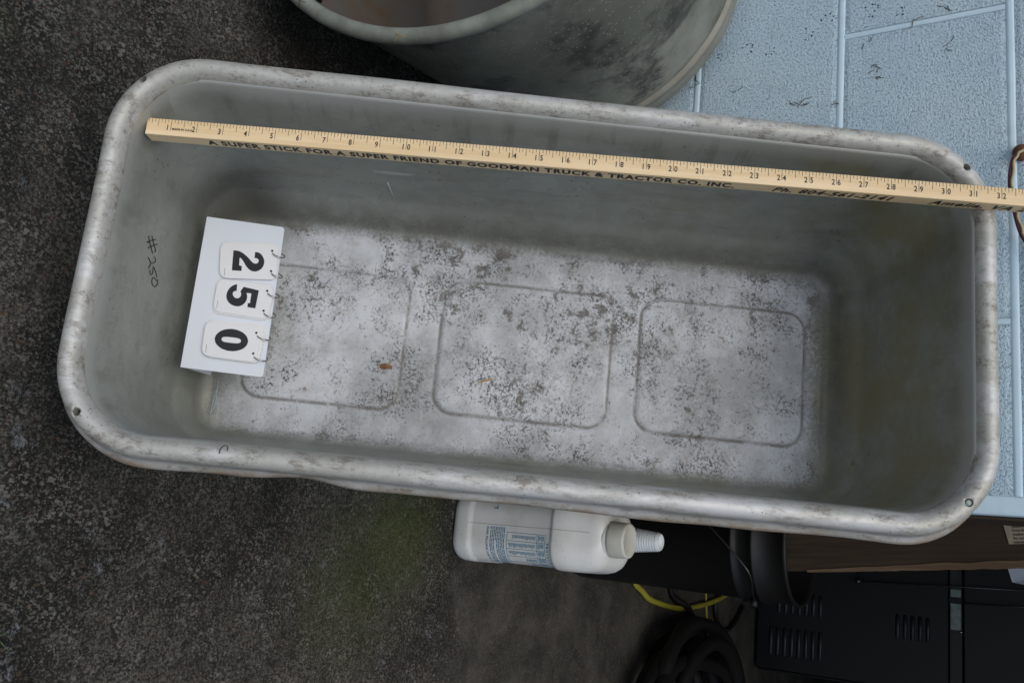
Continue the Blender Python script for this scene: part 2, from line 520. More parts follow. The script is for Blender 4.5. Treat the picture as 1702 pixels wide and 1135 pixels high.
def mat_plastic(name, col, rough=.4, dirt=.25, sss=0.0):
    n = NT(name)
    m = n.noise(18, 5, .65); f = n.noise(110, 5, .7)
    c = n.mix(n.ss(m, .45, .75, 0, dirt), col, tuple(q * .68 for q in (col[0], col[1] * .98, col[2] * .88)))
    sp = n.math('MULTIPLY', n.ss(n.voro(120), .15, .06), n.ss(n.noise(22, 3), .5, .62, 0, .7))
    c = n.mix(n.math('MULTIPLY', sp, min(1, dirt * 2)), c, (.10, .08, .06))
    n.bump(f, .06, .0006)
    return n.set(c, rough, 0, .45)

GROUND = mat_ground()
PAINT = mat_paint(True)
MORTAR = mat_paint(False)
ZINC_IN = mat_zinc('zinc_inside', inside=True)
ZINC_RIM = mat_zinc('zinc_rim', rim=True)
OLD = mat_old_tub(); OLD_IN = mat_old_inside()
OLD_RIM = plain('old_rim', (.24, .26, .22), .6, .15, .7, 38, .3)
OLD_BAND = plain('old_band', (.25, .25, .21), .6, .15, .35, 30, .3)
RULER = mat_wood('ruler_wood', (.74, .55, .30), (.86, .68, .42), 1, .5)
PLANK = mat_wood('plank_wood', (.045, .030, .019), (.072, .050, .032), 2, .85)
INK = plain('black_ink', (.012, .012, .014), .6, 0, .1)
BLUEINK = plain('blue_ink', (.035, .20, .34), .5, 0, .1)
WHITE = mat_plastic('white_sign_plastic', (.70, .75, .80), .35, .06)
CARD = mat_plastic('white_card', (.76, .77, .77), .35, .08)
JUG = mat_plastic('jug_plastic', (.80, .82, .79), .36, .4)
CAPM = mat_plastic('cap_plastic', (.70, .71, .63), .45, .4)
CUPM = mat_plastic('cup_plastic', (.78, .84, .86), .35, .1)
CHROME = plain('ring_metal', (.45, .43, .40), .22, .95, .15)
BLACKP = mat_plastic('black_plastic', (.008, .008, .008), .52, .1)
BLACKM = plain('black_enamel', (.0035, .004, .0045), .45, 0, .2, 30, .05)
LOUVM = plain('louvre_enamel', (.014, .015, .019), .4, .2, .2, 30, .05)
RUBBER = plain('black_rubber', (.009, .0085, .0085), .5, 0, .3, 80, .2)
YELLOW = plain('yellow_rubber', (.42, .40, .05), .45, 0, .15)
PLANK_LIT = mat_wood('lit_plank_wood', (.13, .085, .05), (.22, .15, .09), 2, .85)  # plank wood made paler for the board's lit side edge
STEEL = plain('dull_strip', (.24, .30, .27), .5, .2, .6, 70, .3)
STRIPD = plain('dark_strip', (.035, .037, .035), .6, .2, .5, 70, .3)
ROD = plain('steel_rod', (.10, .10, .10), .3, .8, .2)
PAPER = plain('old_paper', (.42, .36, .26), .8, 0, .12)
PAPERW = plain('white_paper', (.40, .47, .55), .7, 0, .08)
WIRE_R = plain('maroon_wire', (.11, .022, .035), .45, 0, .2)
WIRE_Y = plain('cream_wire', (.38, .32, .18), .45, 0, .2)
RUSTM = plain('rust', (.16, .075, .035), .8, .2, .35, 90, .5)
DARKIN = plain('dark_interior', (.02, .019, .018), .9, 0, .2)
STRAW = plain('dry_straw', (.42, .28, .11), .8, 0, .3)
LEAF = plain('dead_leaf', (.22, .12, .05), .8, 0, .3)
TWIG = plain('twig', (.10, .075, .05), .8, 0, .3)
MOULD = plain('black_mould', (.014, .014, .016), .9, 0, .2)
GRASS = plain('grass_blade', (.045, .10, .018), .6, 0, .3)
PINE = plain('ant_trail', (.075, .07, .045), .9, 0, .2)

# ------------------------------------------------------------------ ground
g = mesh_obj('ground', [(-30, -30, 0), (30, -30, 0), (30, 30, 0), (-30, 30, 0)], [(0, 1, 2, 3)], GROUND, smooth=False)
tag(g, kind='structure')

# ------------------------------------------------------------------ garage: block wall with joints, opening to the right, unseen room shell added to darken the bay
XC = 0.179
CH = 0.2030; BW = 0.4064; J = 0.0048
garage = empty('garage', (0, 0, 0), 'pale blue painted concrete block wall beside an open dark garage bay', 'building')
bm = bmesh.new()
def patch(x0, z0, x1, z1, y, mi, nx=1, nz=1):
    vs = [[bm.verts.new((x0 + (x1 - x0) * i / nx, y, z0 + (z1 - z0) * k / nz)) for i in range(nx + 1)] for k in range(nz + 1)]
    for k in range(nz):
        for i in range(nx):
            f = bm.faces.new((vs[k][i], vs[k][i + 1], vs[k + 1][i + 1], vs[k + 1][i])); f.material_index = mi
# blocks: each a chamfered cushion whose edge dips 2.5 mm to the joint; joints a rounded bead
def cushion(x0, z0, x1, z1):
    d, e = .0012, .006
    o = [bm.verts.new(p) for p in ((x0, d, z0), (x1, d, z0), (x1, d, z1), (x0, d, z1))]
    i_ = [bm.verts.new(p) for p in ((x0 + e, 0, z0 + e), (x1 - e, 0, z0 + e), (x1 - e, 0, z1 - e), (x0 + e, 0, z1 - e))]
    for k in range(4):
        l = (k + 1) % 4
        bm.faces.new((o[k], o[l], i_[l], i_[k]))
    bm.faces.new(i_)
def bead(p0, p1, w, across):      # rounded painted mortar bead from p0 to p1
    n_ = 6
    rows = []
    for k in range(n_ + 1):
        t = -1 + 2 * k / n_
        y = .0016 - .0016 * math.sqrt(max(0, 1 - t * t))
        rows.append((t * w, y))
    prev = None
    L = 40
    for q in range(L + 1):
        c = Vector(p0).lerp(Vector(p1), q / L)
        cur = [bm.verts.new((c.x + (r_[0] if across == 'x' else 0), r_[1] + .0006 * noise.noise(c * 30 + Vector((k, 0, 0))), c.z + (r_[0] if across == 'z' else 0))) for k, r_ in enumerate(rows)]
        if prev:
            for k in range(n_):
                f = bm.faces.new((prev[k], prev[k + 1], cur[k + 1], cur[k])); f.material_index = 1; f.smooth = True
        prev = cur
zj = [.8118 - CH * k for k in range(4, -9, -1)]      # joint heights
zj = [z for z in zj if -.05 < z < 2.5]
zrows = [0.0] + [z for z in zj if z > .02] + [2.44]
XL = -3.2
for r_ in range(len(zrows) - 1):
    z0, z1 = zrows[r_], zrows[r_ + 1]
    idx = round((.8118 - z1) / CH)
    x_anchor = -.4508 if idx % 2 == 0 else -.4508 + BW / 2
    xs = [XC - .022]
    k = math.floor((XC - .06 - x_anchor) / BW)
    x = x_anchor + k * BW
    while x > XL: xs.append(x); x -= BW
    xs.append(XL)
    for i in range(len(xs) - 1):
        xa = xs[i + 1] + (J if i < len(xs) - 2 else 0); xb = xs[i] - (J if i > 0 else 0)
        cushion(xa, z0 + J, xb, z1 - J)
        if 0 < i: bead((xs[i], 0, z0 + J), (xs[i], 0, z1 - J), J * .8, 'x')
    if r_ > 0: bead((XL, 0, z0), (XC - .022, 0, z0), J * 1.05, 'z')
# backing and the smooth corner return
add_box(bm, (XL, .0026, 0), (XC - .024, .1, 2.44), 0, 1)
add_box(bm, (XC - .0235, .0008, 0), (XC, .0995, 2.44), .004, 1)
bm_obj('front_wall', bm, None, garage, mats=[PAINT, MORTAR])
box('door_jamb', (XC + .0006, .012, 0), (XC + .004, .0990, 2.09), PLANK, garage, .001)
box('unseen_lintel', (XC + .016, .0, 2.1), (3.2, .2, 2.44), PAINT, garage)  # from here to the roof: unseen shell, added to shut daylight out
box('front_wall', (3.203, .0, 0), (4.0, .2, 2.44), PAINT, garage)  # out of view, part of the added shell
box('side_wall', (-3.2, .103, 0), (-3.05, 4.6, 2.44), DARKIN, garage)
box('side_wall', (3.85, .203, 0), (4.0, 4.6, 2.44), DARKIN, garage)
box('unseen_back_wall', (-3.2, 4.603, 0), (4.0, 4.75, 2.44), DARKIN, garage)
box('unseen_roof', (-3.4, -.06, 2.443), (4.2, 4.9, 2.56), DARKIN, garage)  # out of view, added to shade the bay
# clusters of black mould spots on the paint
dots = [(-.46, .4346), (-.461, .4373), (-.4605, .44), (-.4577, .441), (-.4556, .4354), (-.4504, .4393), (-.464, .4715), (-.4678, .478), (-.4686, .4832), (-.4655, .4858), (-.4618, .4856), (-.4556, .4843), (-.4519, .479), (-.463, .5065), (-.4543, .517), (-.4482, .5175), (-.4454, .5142), (-.4461, .5063), (-.4744, .5612), (-.4672, .5709), (-.4621, .5689), (-.4574, .5609), (-.4829, .5814), (-.4888, .5869), (-.4901, .5934), (-.4846, .598), (-.4789, .5962), (-.4883, .6396), (-.4908, .6488), (-.4907, .6519), (-.4876, .6559), (-.4843, .656), (-.4805, .6517), (-.4736, .6449), (-.4731, .6488), (-.4772, .6858), (-.4775, .6891), (-.4721, .687), (-.4677, .6796), (-.4668, .6871)]
V, F = [], []
for (x, z) in dots:
    o = len(V); a0 = random.random() * 3; r1 = random.uniform(.0010, .0016)
    V.append((x, -.0009, z))
    for k in range(8):
        rr = r1 * random.uniform(.6, 1.25); V.append((x + rr * math.cos(a0 + k * PI / 4), -.0003, z + rr * math.sin(a0 + k * PI / 4)))
    for k in range(8): F.append((o, o + 1 + (k + 1) % 8, o + 1 + k))
mesh_obj('mould_spots', V, F, MOULD, garage)
sq = []
for (x, z) in [(-.40, .463), (-.362, .553), (-.364, .565), (-.42, .407), (-.391, .655), (-.45, .70), (-.41, .74), (-.38, .655), (-.35, .61), (-.43, .64), (-.47, .735)]:
    for q in range(random.randint(2, 4)):
        p = Vector((x + random.uniform(-.006, .006), -.0006, z + random.uniform(-.006, .006))); path = [p.copy()]
        d = random.uniform(0, 6.3)
        for k in range(5):
            d += random.uniform(-1, 1); p = p + Vector((math.cos(d) * .0018, 0, math.sin(d) * .0018)); path.append(p.copy())
        sq.append(path)
tubes('dirt_trails', sq, .00042, PINE, garage, 5)

# ------------------------------------------------------------------ long galvanised trough
trough = empty('trough', MT, 'long galvanised metal trough with rolled rim, standing on end and leaning against the wall', 'trough')
CS, CX = .395, .1605
HS, HX = .4035, .1705
def panel_h(s, x):
    h = 0
    for (s0, s1, x0, x1, st) in ((.290, .492, .092, .252, 1.0), (.525, .722, .089, .250, 1.0), (.068, .250, .095, .255, .75)):
        cs, cx = (s0 + s1) / 2, (x0 + x1) / 2; r = .024
        qx = abs(x - cx) - ((x1 - x0) / 2 - r); qs = abs(s - cs) - ((s1 - s0) / 2 - r)
        d = math.hypot(max(qx, 0), max(qs, 0)) + min(max(qx, qs), 0) - r
        h += st * (-.0030 * math.exp(-(d / .0022) ** 2)) 
        t = min(1, max(0, (.003 - d) / .006)); h += st * .0020 * t * t * (3 - 2 * t)
    return h
def ring(inset, h, r, wob=0):
    out = []
    for (x, s) in rrect(HS - inset, HX - inset, r):
        X = CX + x + .0095 * -h / .255; Sx = CS + s - .006 * -h / .255
        w = 0
        if wob: w = wob * noise.noise(Vector((X * 9, Sx * 7, 3.1)))
        out.append((X + w * (1 if x > 0 else -1), Sx, h + w * .6))
    return out
rings = []
prof = [(-.0006, -.0100, .066), (.0008, -.0150, .065), (.0020, -.0205, .064), (.0034, -.028, .063), (.0048, -.038, .062), (.0064, -.052, .061), (.0084, -.072, .060), (.0108, -.097, .059), (.0138, -.13, .056), (.0172, -.165, .054), (.0202, -.192, .052),
        (.0216, -.2020, .050), (.0228, -.2090, .048), (.0248, -.2135, .046), (.0272, -.2180, .044), (.0300, -.2260, .042), (.0342, -.2340, .039), (.0368, -.2425, .036), (.0405, -.2485, .033), (.045, -.2520, .031), (.050, -.2540, .029)]
for i, (ins, h, r) in enumerate(prof):
    rings.append(ring(ins, h, r, .0018 if h < -.03 else 0))
nfl = 96
hx0 = HX - .050
for k in range(1, nfl + 1):
    d = (hx0 - .0004) * k / nfl
    rg = []
    for (x, s) in rrect(HS - .050 - d, hx0 - d, max(.029 - d, .0004)):
        X, Y = CX + .0095 + x, CS - .006 + s
        rg.append((X, Y, -.255 + panel_h(Y, X) + .0012 * noise.noise(Vector((X * 9, Y * 9, .5)))))
    rings.append(rg)
V, F = loft(rings)
o_ = len(V) - len(rings[-1]); na_, nl_, ns_ = 26, 190, 76      # close the narrow strip left in the middle
half = nl_ + na_ + ns_ + na_; b0 = nl_ + na_ + ns_ + na_
for i in range(nl_ - 1):
    F.append((o_ + i, o_ + i + 1, o_ + b0 + nl_ - i - 1, o_ + b0 + nl_ - i))
F = [f[::-1] for f in F]
basin = mesh_obj('basin', V, F, ZINC_IN, trough)
sm = basin.modifiers.new('thick', 'SOLIDIFY'); sm.thickness = .0016; sm.offset = -1
bvh = BVHTree.FromPolygons([Vector(v) for v in V], F)
if bvh.ray_cast(Vector((.16, .4, -.1)), Vector((-1, 0, 0)))[1].x < 0: sm.offset = 1
# rolled rim: closed section swept round; three open holes and one filled with a bolt
loop = [(-.0008, -.0170), (-.0002, -.0122), (.0012, -.0074), (.0038, -.0034), (.0068, -.0010), (.0102, 0), (.0140, -.0007), (.0172, -.0026), (.0194, -.0056), (.0203, -.0095), (.0205, -.0145), (.0210, -.0190), (.0228, -.0222), (.0252, -.0238), (.0272, -.0262), (.0276, -.0292), (.0262, -.0316), (.0238, -.0318), (.0218, -.0298), (.0190, -.0250), (.0175, -.0180), (.0140, -.0125), (.0095, -.0105), (.0050, -.0125), (.0025, -.0160), (.0005, -.0195)]
rr = []
for q, (o_, h) in enumerate(loop):
    rg = []
    for (x, s) in rrect(HS + o_, HX + o_, .067 + o_):
        X, Y = CX + x, CS + s
        w = .0016 * noise.noise(Vector((X * 6, Y * 6, 9.3)))
        lip = max(0, min(1, (-h - .017) / .008))
        dent = lip * (.0022 * noise.noise(Vector((X * 14, Y * 14, 1.7))) - (.0045 * math.exp(-((Y - .20) / .03) ** 2) if x > 0 else 0))
        rad = Vector((x, s)).normalized()
        nrm = Vector((1 if x > 0 else -1, 0)) if abs(s) < HS - .08 else rad
        rg.append((X + nrm.x * (dent + w * .5), Y + nrm.y * (dent + w * .5), h + w))
    rr.append(rg)
V2, F2 = loft(rr, True)
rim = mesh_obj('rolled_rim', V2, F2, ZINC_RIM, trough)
holes = [(.0, .0), (.0, .787), (.3175, .0)]
cut = bmesh.new()
for (x, s) in holes + [(.3175, .787)]:
    bmesh.ops.create_cone(cut, cap_ends=True, segments=24, radius1=.0037, radius2=.0037, depth=.05, matrix=Matrix.Translation((x, s, 0)))
me = bpy.data.meshes.new('cutter'); cut.to_mesh(me); cut.free()
co = bpy.data.objects.new('cutter', me); COL.objects.link(co); co.parent = trough
bo = rim.modifiers.new('holes', 'BOOLEAN'); bo.operation = 'DIFFERENCE'; bo.object = co; bo.solver = 'EXACT'
bpy.context.view_layer.update()
dg = bpy.context.evaluated_depsgraph_get()
new = bpy.data.meshes.new_from_object(rim.evaluated_get(dg))
rim.modifiers.remove(bo)
if len(new.polygons) > 1000:
    rim.data = new; rim.data.name = 'rolled_rim'
bpy.data.objects.remove(co)
lathe('bolt', [(.0029, -.012), (.0029, -.0010), (.0024, -.0004), (.0012, -.0002)], STEEL, trough, 20, (.3175, .787, 0))
# marker writing "#250" on the lower end wall (x, h), pressed on to the sheet
MARK = [[(.1273, -.0864), (.1319, -.0909), (.1361, -.0967), (.1403, -.1018)], [(.1246, -.0933), (.1293, -.0986), (.1335, -.1045), (.1354, -.1073), (.1376, -.1062)], [(.1249, -.103), (.1289, -.0951), (.1318, -.0895), (.1342, -.0852), (.1326, -.0899)], [(.1283, -.1083), (.1323, -.1006), (.1361, -.094), (.1386, -.0903)], [(.1425, -.1075), (.1439, -.1111), (.1471, -.1108), (.1493, -.1062), (.15, -.1017), (.1484, -.097), (.1473, -.0939)], [(.15, -.1017), (.1536, -.1012), (.1568, -.0987)], [(.1597, -.1216), (.1557, -.1164), (.1522, -.1095), (.1562, -.1097), (.1603, -.1094), (.1615, -.1065), (.1598, -.104), (.1578, -.1036)], [(.1638, -.1219), (.1624, -.1192), (.1625, -.1137), (.1656, -.1116), (.1693, -.1138), (.1704, -.1184), (.1694, -.1228), (.1651, -.1259), (.1613, -.1237)]]
def on_end(x, h):
    hit = bvh.ray_cast(Vector((x, .2, h)), Vector((0, -1, 0)))
    return hit[0] + hit[1] * (.0003 if hit[1].y > 0 else -.0003)
tubes('marker_writing', [spline([on_end(*p) for p in st], 4) for st in MARK], .00048, INK, trough, 6)
# pale scratch marks on the side wall
def on_side(s, h):
    hit = bvh.ray_cast(Vector((.16, s, h)), Vector((-1, 0, 0)))
    return hit[0] + Vector((.0002, 0, 0))
SCR = plain('scratch', (.5, .52, .54), .5, .3)
tubes('scratch', [[on_side(.218, -.165), on_side(.221, -.185), on_side(.224, -.20)]], .0007, SCR, trough, 6)

# ------------------------------------------------------------------ wooden measuring stick resting in the trough
a_ = Vector((.0263, -.0008, -.0278)); b_ = Vector((.0250, .7963, .0166))
ru = (b_ - a_).normalized()
rx = Vector((1, 0, 0)); rx = (rx - ru * rx.dot(ru)).normalized()
rn = rx.cross(ru)                       # out of the trough
MR = Matrix((rx, ru, rn)).transposed().to_4x4(); MR.translation = a_
stick = empty('measuring_stick', MT @ MR, 'square wooden yardstick with inch marks and printed advertising, lying in the trough', 'yardstick')
IN = .0254; SW = .0168; ST_ = .0168
box('wooden_bar', (0, .0012, -ST_), (SW, 36 * IN, 0), RULER, stick, .0007)
fr = Marks(lambda u, v: Vector((v, u, .00012)))          # v measured from the scale edge
for k in range(1, 36 * 8):
    u = k * IN / 8
    L = .0112 if k % 8 == 0 else .0076 if k % 4 == 0 else .0048 if k % 2 == 0 else .0036
    L *= random.uniform(.96, 1.04)
    fr.rect(u - .00021, .0002, u + .00021, L)
fn_num = Marks(lambda u, v: Vector((-v, u, .00014)))
for k in range(1, 36):
    t_ = str(k)
    if k < 10: fn_num.text(t_, k * IN - .0048, -.0112, .0078, sx=.80, bold=.00016)
    else:
        fn_num.text(t_[0], k * IN - .0046, -.0112, .0078, sx=.80, bold=.00016)
        fn_num.text(t_[1], k * IN + .0008, -.0112, .0078, sx=.80, bold=.00016)
fn_num.text('MADE IN U.S.A.', 1.05 * IN, -.0108, .0026, sx=1.15, bold=.00012)
fr.build('scale_marks', INK, stick)
fn_num.build('inch_numbers', INK, stick)
sdm = Marks(lambda u, v: Vector((SW + .00013, u, -ST_ + v)))
def side_text(body, u0, u1, shear=0):
    V_, F_ = text_mesh(body, .0132, bold=.00058 if not shear else .00045, shear=shear, spacing=1.15)
    w = max(p[0] for p in V_); m = min(p[0] for p in V_)
    k = (u1 - u0) / (w - m); o = len(sdm.V)
    sdm.V += [sdm.fn(u0 + (p[0] - m) * k, .0036 + p[1]) for p in V_]
    sdm.F += [tuple(o + i for i in f) for f in F_]
    return k
side_text('A SUPER STICK FOR A SUPER FRIEND OF GOODMAN TRUCK & TRACTOR CO. INC.', 2.35 * IN, 22.35 * IN)
sdm.build('advertising_text', INK, stick); sdm = Marks(sdm.fn)
side_text('Ph. 804-561-2141', 23.75 * IN, 28.2 * IN, .35)
sdm.build('advertising_text', INK, stick); sdm = Marks(sdm.fn)
side_text('Amelia, VA 23002', 29.5 * IN, 34.4 * IN, .35)
sdm.build('advertising_text', INK, stick)

# ------------------------------------------------------------------ number sign
SB = Vector((.158, .0255, -.172))
sign = empty('number_sign', MT @ Matrix.Translation(SB), 'white plastic flip number sign reading 250, standing at the lower end inside the trough', 'number sign')
def P2(x, s): return (x - SB.x, s - SB.y)
bm = bmesh.new()
# folded sheet: front panel in the local XY plane, foot folded back
def plate(outl, z0, z1, mi=0):
    a = [bm.verts.new((p[0], p[1], z0)) for p in outl]; b = [bm.verts.new((p[0], p[1], z1)) for p in outl]
    bm.faces.new(a[::-1]); bm.faces.new(b)
    n_ = len(a)
    for k in range(n_): bm.faces.new((a[k], a[(k + 1) % n_], b[(k + 1) % n_], b[k]))
def rounded(q, r, n_=6):
    out = []
    N = len(q)
    for i in range(N):
        p = Vector(q[i]).to_2d(); a = (Vector(q[i - 1]).to_2d() - p); b = (Vector(q[(i + 1) % N]).to_2d() - p)
        a.normalize(); b.normalize(); rr_ = r[i] if isinstance(r, (list, tuple)) else r
        if rr_ <= 0: out.append(tuple(p)); continue
        for k in range(n_ + 1):
            t = k / n_
            s0 = p + a * rr_; s1 = p + b * rr_
            out.append(tuple((1 - t) ** 2 * s0 + 2 * t * (1 - t) * p + t * t * s1))
    return out
q = [P2(.0727, .0250), P2(.0757, .1114), P2(.2444, .1135), P2(.2425, .0250)]
plate(rounded(q, [.0008, .004, .004, .0008]), -.0016, 0)
bm_obj('front_panel', bm, WHITE, sign)
bm = bmesh.new()
f0, f1 = Vector((.0735, .0252, -.172)) - SB, Vector((.242, .0252, -.172)) - SB
fd = Vector((0, .012, -.066))
vs = []
for off in (Vector((0, 0, 0)), Vector((0, .0016, .0003))):
    vs.append([bm.verts.new(p + off) for p in (f0 + Vector((0, -.0006, -.0012)), f1 + Vector((0, -.0006, -.0012)), f1 + fd + Vector((-.004, 0, 0)), f0 + fd + Vector((.004, 0, 0)))])
bm.faces.new(vs[0]); bm.faces.new(vs[1][::-1])
for k in range(4): bm.faces.new((vs[0][k], vs[0][(k + 1) % 4], vs[1][(k + 1) % 4], vs[1][k]))
bm_obj('folded_foot', bm, WHITE, sign)
TWO = [(.1091,.0611),(.109,.0644),(.1095,.068),(.1111,.0718),(.1136,.0757),(.1166,.0794),(.1196,.0827),(.1212,.0852),(.1214,.0878),(.1202,.0895),(.1184,.0901),(.1168,.0897),(.1153,.0878),(.1153,.0851),(.1083,.0848),(.1086,.0884),(.1102,.0915),(.1133,.0942),(.1171,.096),(.1218,.0962),(.1256,.0949),(.1287,.0921),(.1303,.0882),(.1301,.0844),(.1282,.0806),(.1249,.0772),(.1212,.0744),(.1184,.072),(.1166,.0698),(.117,.0691),(.1253,.0699),(.1258,.0729),(.1313,.0734),(.1316,.063)]
FIVE = [(.1466,.0712),(.1477,.0681),(.1507,.0645),(.1558,.0621),(.1611,.0618),(.1657,.0637),(.1691,.0674),(.1707,.0718),(.1708,.0765),(.1686,.0807),(.1645,.0835),(.1596,.0841),(.155,.0827),(.1552,.088),(.1661,.0881),(.166,.0858),(.1707,.0861),(.1711,.0947),(.1509,.0954),(.1487,.0785),(.1543,.0758),(.1556,.0768),(.158,.0772),(.1603,.0766),(.1618,.0748),(.1621,.0723),(.1607,.0698),(.158,.0682),(.1556,.0685),(.1544,.0701),(.1541,.0718)]
ZO = [(.2084,.093),(.2103,.0929),(.2121,.0924),(.2139,.0914),(.2155,.0901),(.217,.0884),(.2182,.0863),(.2192,.084),(.22,.0815),(.2205,.0788),(.2206,.0761),(.2205,.0733),(.2201,.0706),(.2194,.0679),(.2185,.0655),(.2173,.0633),(.2159,.0614),(.2143,.0598),(.2126,.0586),(.2107,.0578),(.2089,.0574),(.207,.0575),(.2051,.058),(.2034,.059),(.2017,.0603),(.2003,.062),(.199,.064),(.198,.0663),(.1972,.0689),(.1967,.0715),(.1965,.0743),(.1967,.0771),(.1971,.0799),(.1978,.0825),(.1987,.085),(.1999,.0872),(.2013,.0891),(.2029,.0907),(.2047,.0918),(.2065,.0926)]
ZI = [(.2087,.0854),(.2094,.0853),(.2099,.0852),(.2103,.0849),(.2107,.0844),(.211,.0838),(.2113,.0831),(.2115,.0821),(.2116,.0809),(.2117,.0793),(.2117,.0752),(.2116,.0711),(.2115,.0694),(.2114,.0682),(.2112,.0672),(.2109,.0665),(.2106,.0658),(.2102,.0653),(.2098,.065),(.2093,.0648),(.2086,.0647),(.2079,.0647),(.2074,.0649),(.2069,.0652),(.2066,.0656),(.2063,.0662),(.206,.067),(.2058,.0679),(.2057,.0691),(.2056,.0708),(.2056,.0749),(.2056,.079),(.2057,.0806),(.2059,.0819),(.2061,.0828),(.2064,.0836),(.2067,.0842),(.2071,.0847),(.2075,.0851),(.208,.0853)]
def smooth_poly(pts, corners):      # rounds the drawn curves but keeps the sharp corners
    N = len(pts); out = []
    for i in range(N):
        p0, p1, p2, p3 = [Vector(pts[(i + k) % N]) for k in (-1, 0, 1, 2)]
        if i in corners: p0 = p1
        if (i + 1) % N in corners: p3 = p2
        for k in range(4):
            t = k / 4
            out.append(tuple(.5 * ((2 * p1) + (p2 - p0) * t + (2 * p0 - 5 * p1 + 4 * p2 - p3) * t * t + (3 * p1 - p0 - 3 * p2 + p3) * t ** 3)))
    return out
def flat(name, outlines, z, parent):
    c = bpy.data.curves.new('digit', 'CURVE'); c.dimensions = '2D'; c.fill_mode = 'BOTH'
    for pts in outlines:
        sp_ = c.splines.new('POLY'); sp_.points.add(len(pts) - 1); sp_.use_cyclic_u = True
        for q_, p in zip(sp_.points, pts): q_.co = (*P2(*p), 0, 1)
    o = bpy.data.objects.new('digit', c); COL.objects.link(o); bpy.context.view_layer.update()
    me = bpy.data.meshes.new_from_object(o)
    V_ = [(v.co.x, v.co.y, z) for v in me.vertices]; F_ = [tuple(p.vertices) for p in me.polygons]
    bpy.data.objects.remove(o); bpy.data.curves.remove(c); bpy.data.meshes.remove(me)
    return mesh_obj(name, V_, F_, INK, parent, smooth=False)
CARDS = [([(.1414, .0510), (.1372, .1117), (.0974, .1079), (.1014, .0459)], [.009, .007, .010, .009], TWO, {0, 13, 14, 29, 30, 31, 32, 33}, [(.1299, .0552), (.1385, .0559)], [(.1051, .1029), (.1281, .1051)], [(-.0022, .0008), (-.0010, .0004)]),
         ([(.1787, .0498), (.1817, .1095), (.1442, .1115), (.1422, .0497)], [.009, .008, .010, .009], FIVE, {0, 12, 13, 14, 15, 16, 17, 18, 19, 20, 21, 30}, [(.1667, .0537), (.1753, .0535)], [(.1505, .1044), (.1728, .1039)], [(.0022, -.0012), (.0012, .0004)]),
         ([(.2282, .0461), (.2299, .1050), (.1910, .1065), (.1905, .0448)], [.009, .008, .010, .009], ZO, set(), [(.2163, .05), (.2246, .0503)], [(.198, .1002), (.2207, .1004)], [(-.0035, .0032), (-.0018, .0016), (.0008, .0022)])]
for (quad, rad, dig, cor, tick, hol, offs) in CARDS:
    z = .0004
    for (ox, oy) in offs:
        bm = bmesh.new(); plate(rounded([P2(x + ox, s + oy) for x, s in quad], rad), z, z + .0009)
        bm_obj('number_card', bm, CARD, sign); z += .0011
    bm = bmesh.new(); plate(rounded([P2(*p) for p in quad], rad), z, z + .0009)
    cd = bm_obj('number_card', bm, CARD, sign); zt = z + .0009
    flat('numeral', [ZO, ZI] if dig is ZO else [smooth_poly(dig, cor)], zt + .0002, cd)
    (x0, s0), (x1, s1) = tick
    mk = Marks(lambda u, v: Vector((*P2(u, v), zt + .0002)))
    nn = 7
    for k in range(nn):
        u = x0 + (x1 - x0) * k / nn; v = s0 + (s1 - s0) * k / nn
        mk.rect(u, v - .0002, u + (x1 - x0) / nn * .75, v + .00025)
    mk.build('small_print', INK, cd)
    for (x, s) in hol:
        hx_, hs_ = P2(x, s)
        # dark punched hole with its eyelet shade
        m = bmesh.new()
        bmesh.ops.create_circle(m, cap_ends=True, radius=.0013, segments=16, matrix=Matrix.Translation((hx_, hs_, zt + .00015)))
        bm_obj('punched_hole', m, INK, cd)
        top = .1125 - SB.y
        d = Vector((.0040, .0105 - (hs_ + SB.y - .1029) * .4, 0)); dn = d.normalized()
        c = Vector((hx_, hs_, 0)) + d * .62; c.z = -.0005
        rad_ = d.length * .62
        rot = random.uniform(-.12, .12)
        pts = []
        for k in range(40):
            a = 2 * PI * k / 40
            side = Vector((math.sin(rot), 0, math.cos(rot))) + Vector((.55, -.1, 0))
            side = (side - dn * side.dot(dn)).normalized()
            pts.append(c + dn * (math.cos(a) * rad_) + side * (math.sin(a) * rad_))
        tubes('split_ring', [pts], .0007, CHROME, sign, 8, True)
# clear plastic thread hanging from the foot
th_ = tubes('clear_thread', [spline([(.2415 - SB.x, .046 - SB.y, -.0760), (.250 - SB.x, .045 - SB.y, -.0765), (.262 - SB.x, .0435 - SB.y, -.076), (.281 - SB.x, .043 - SB.y, -.0745)], 6),
                             spline([(.250 - SB.x, .045 - SB.y, -.0765), (.266 - SB.x, .0465 - SB.y, -.075), (.279 - SB.x, .044 - SB.y, -.0750)], 6)], .0005, PAPERW, sign, 6)

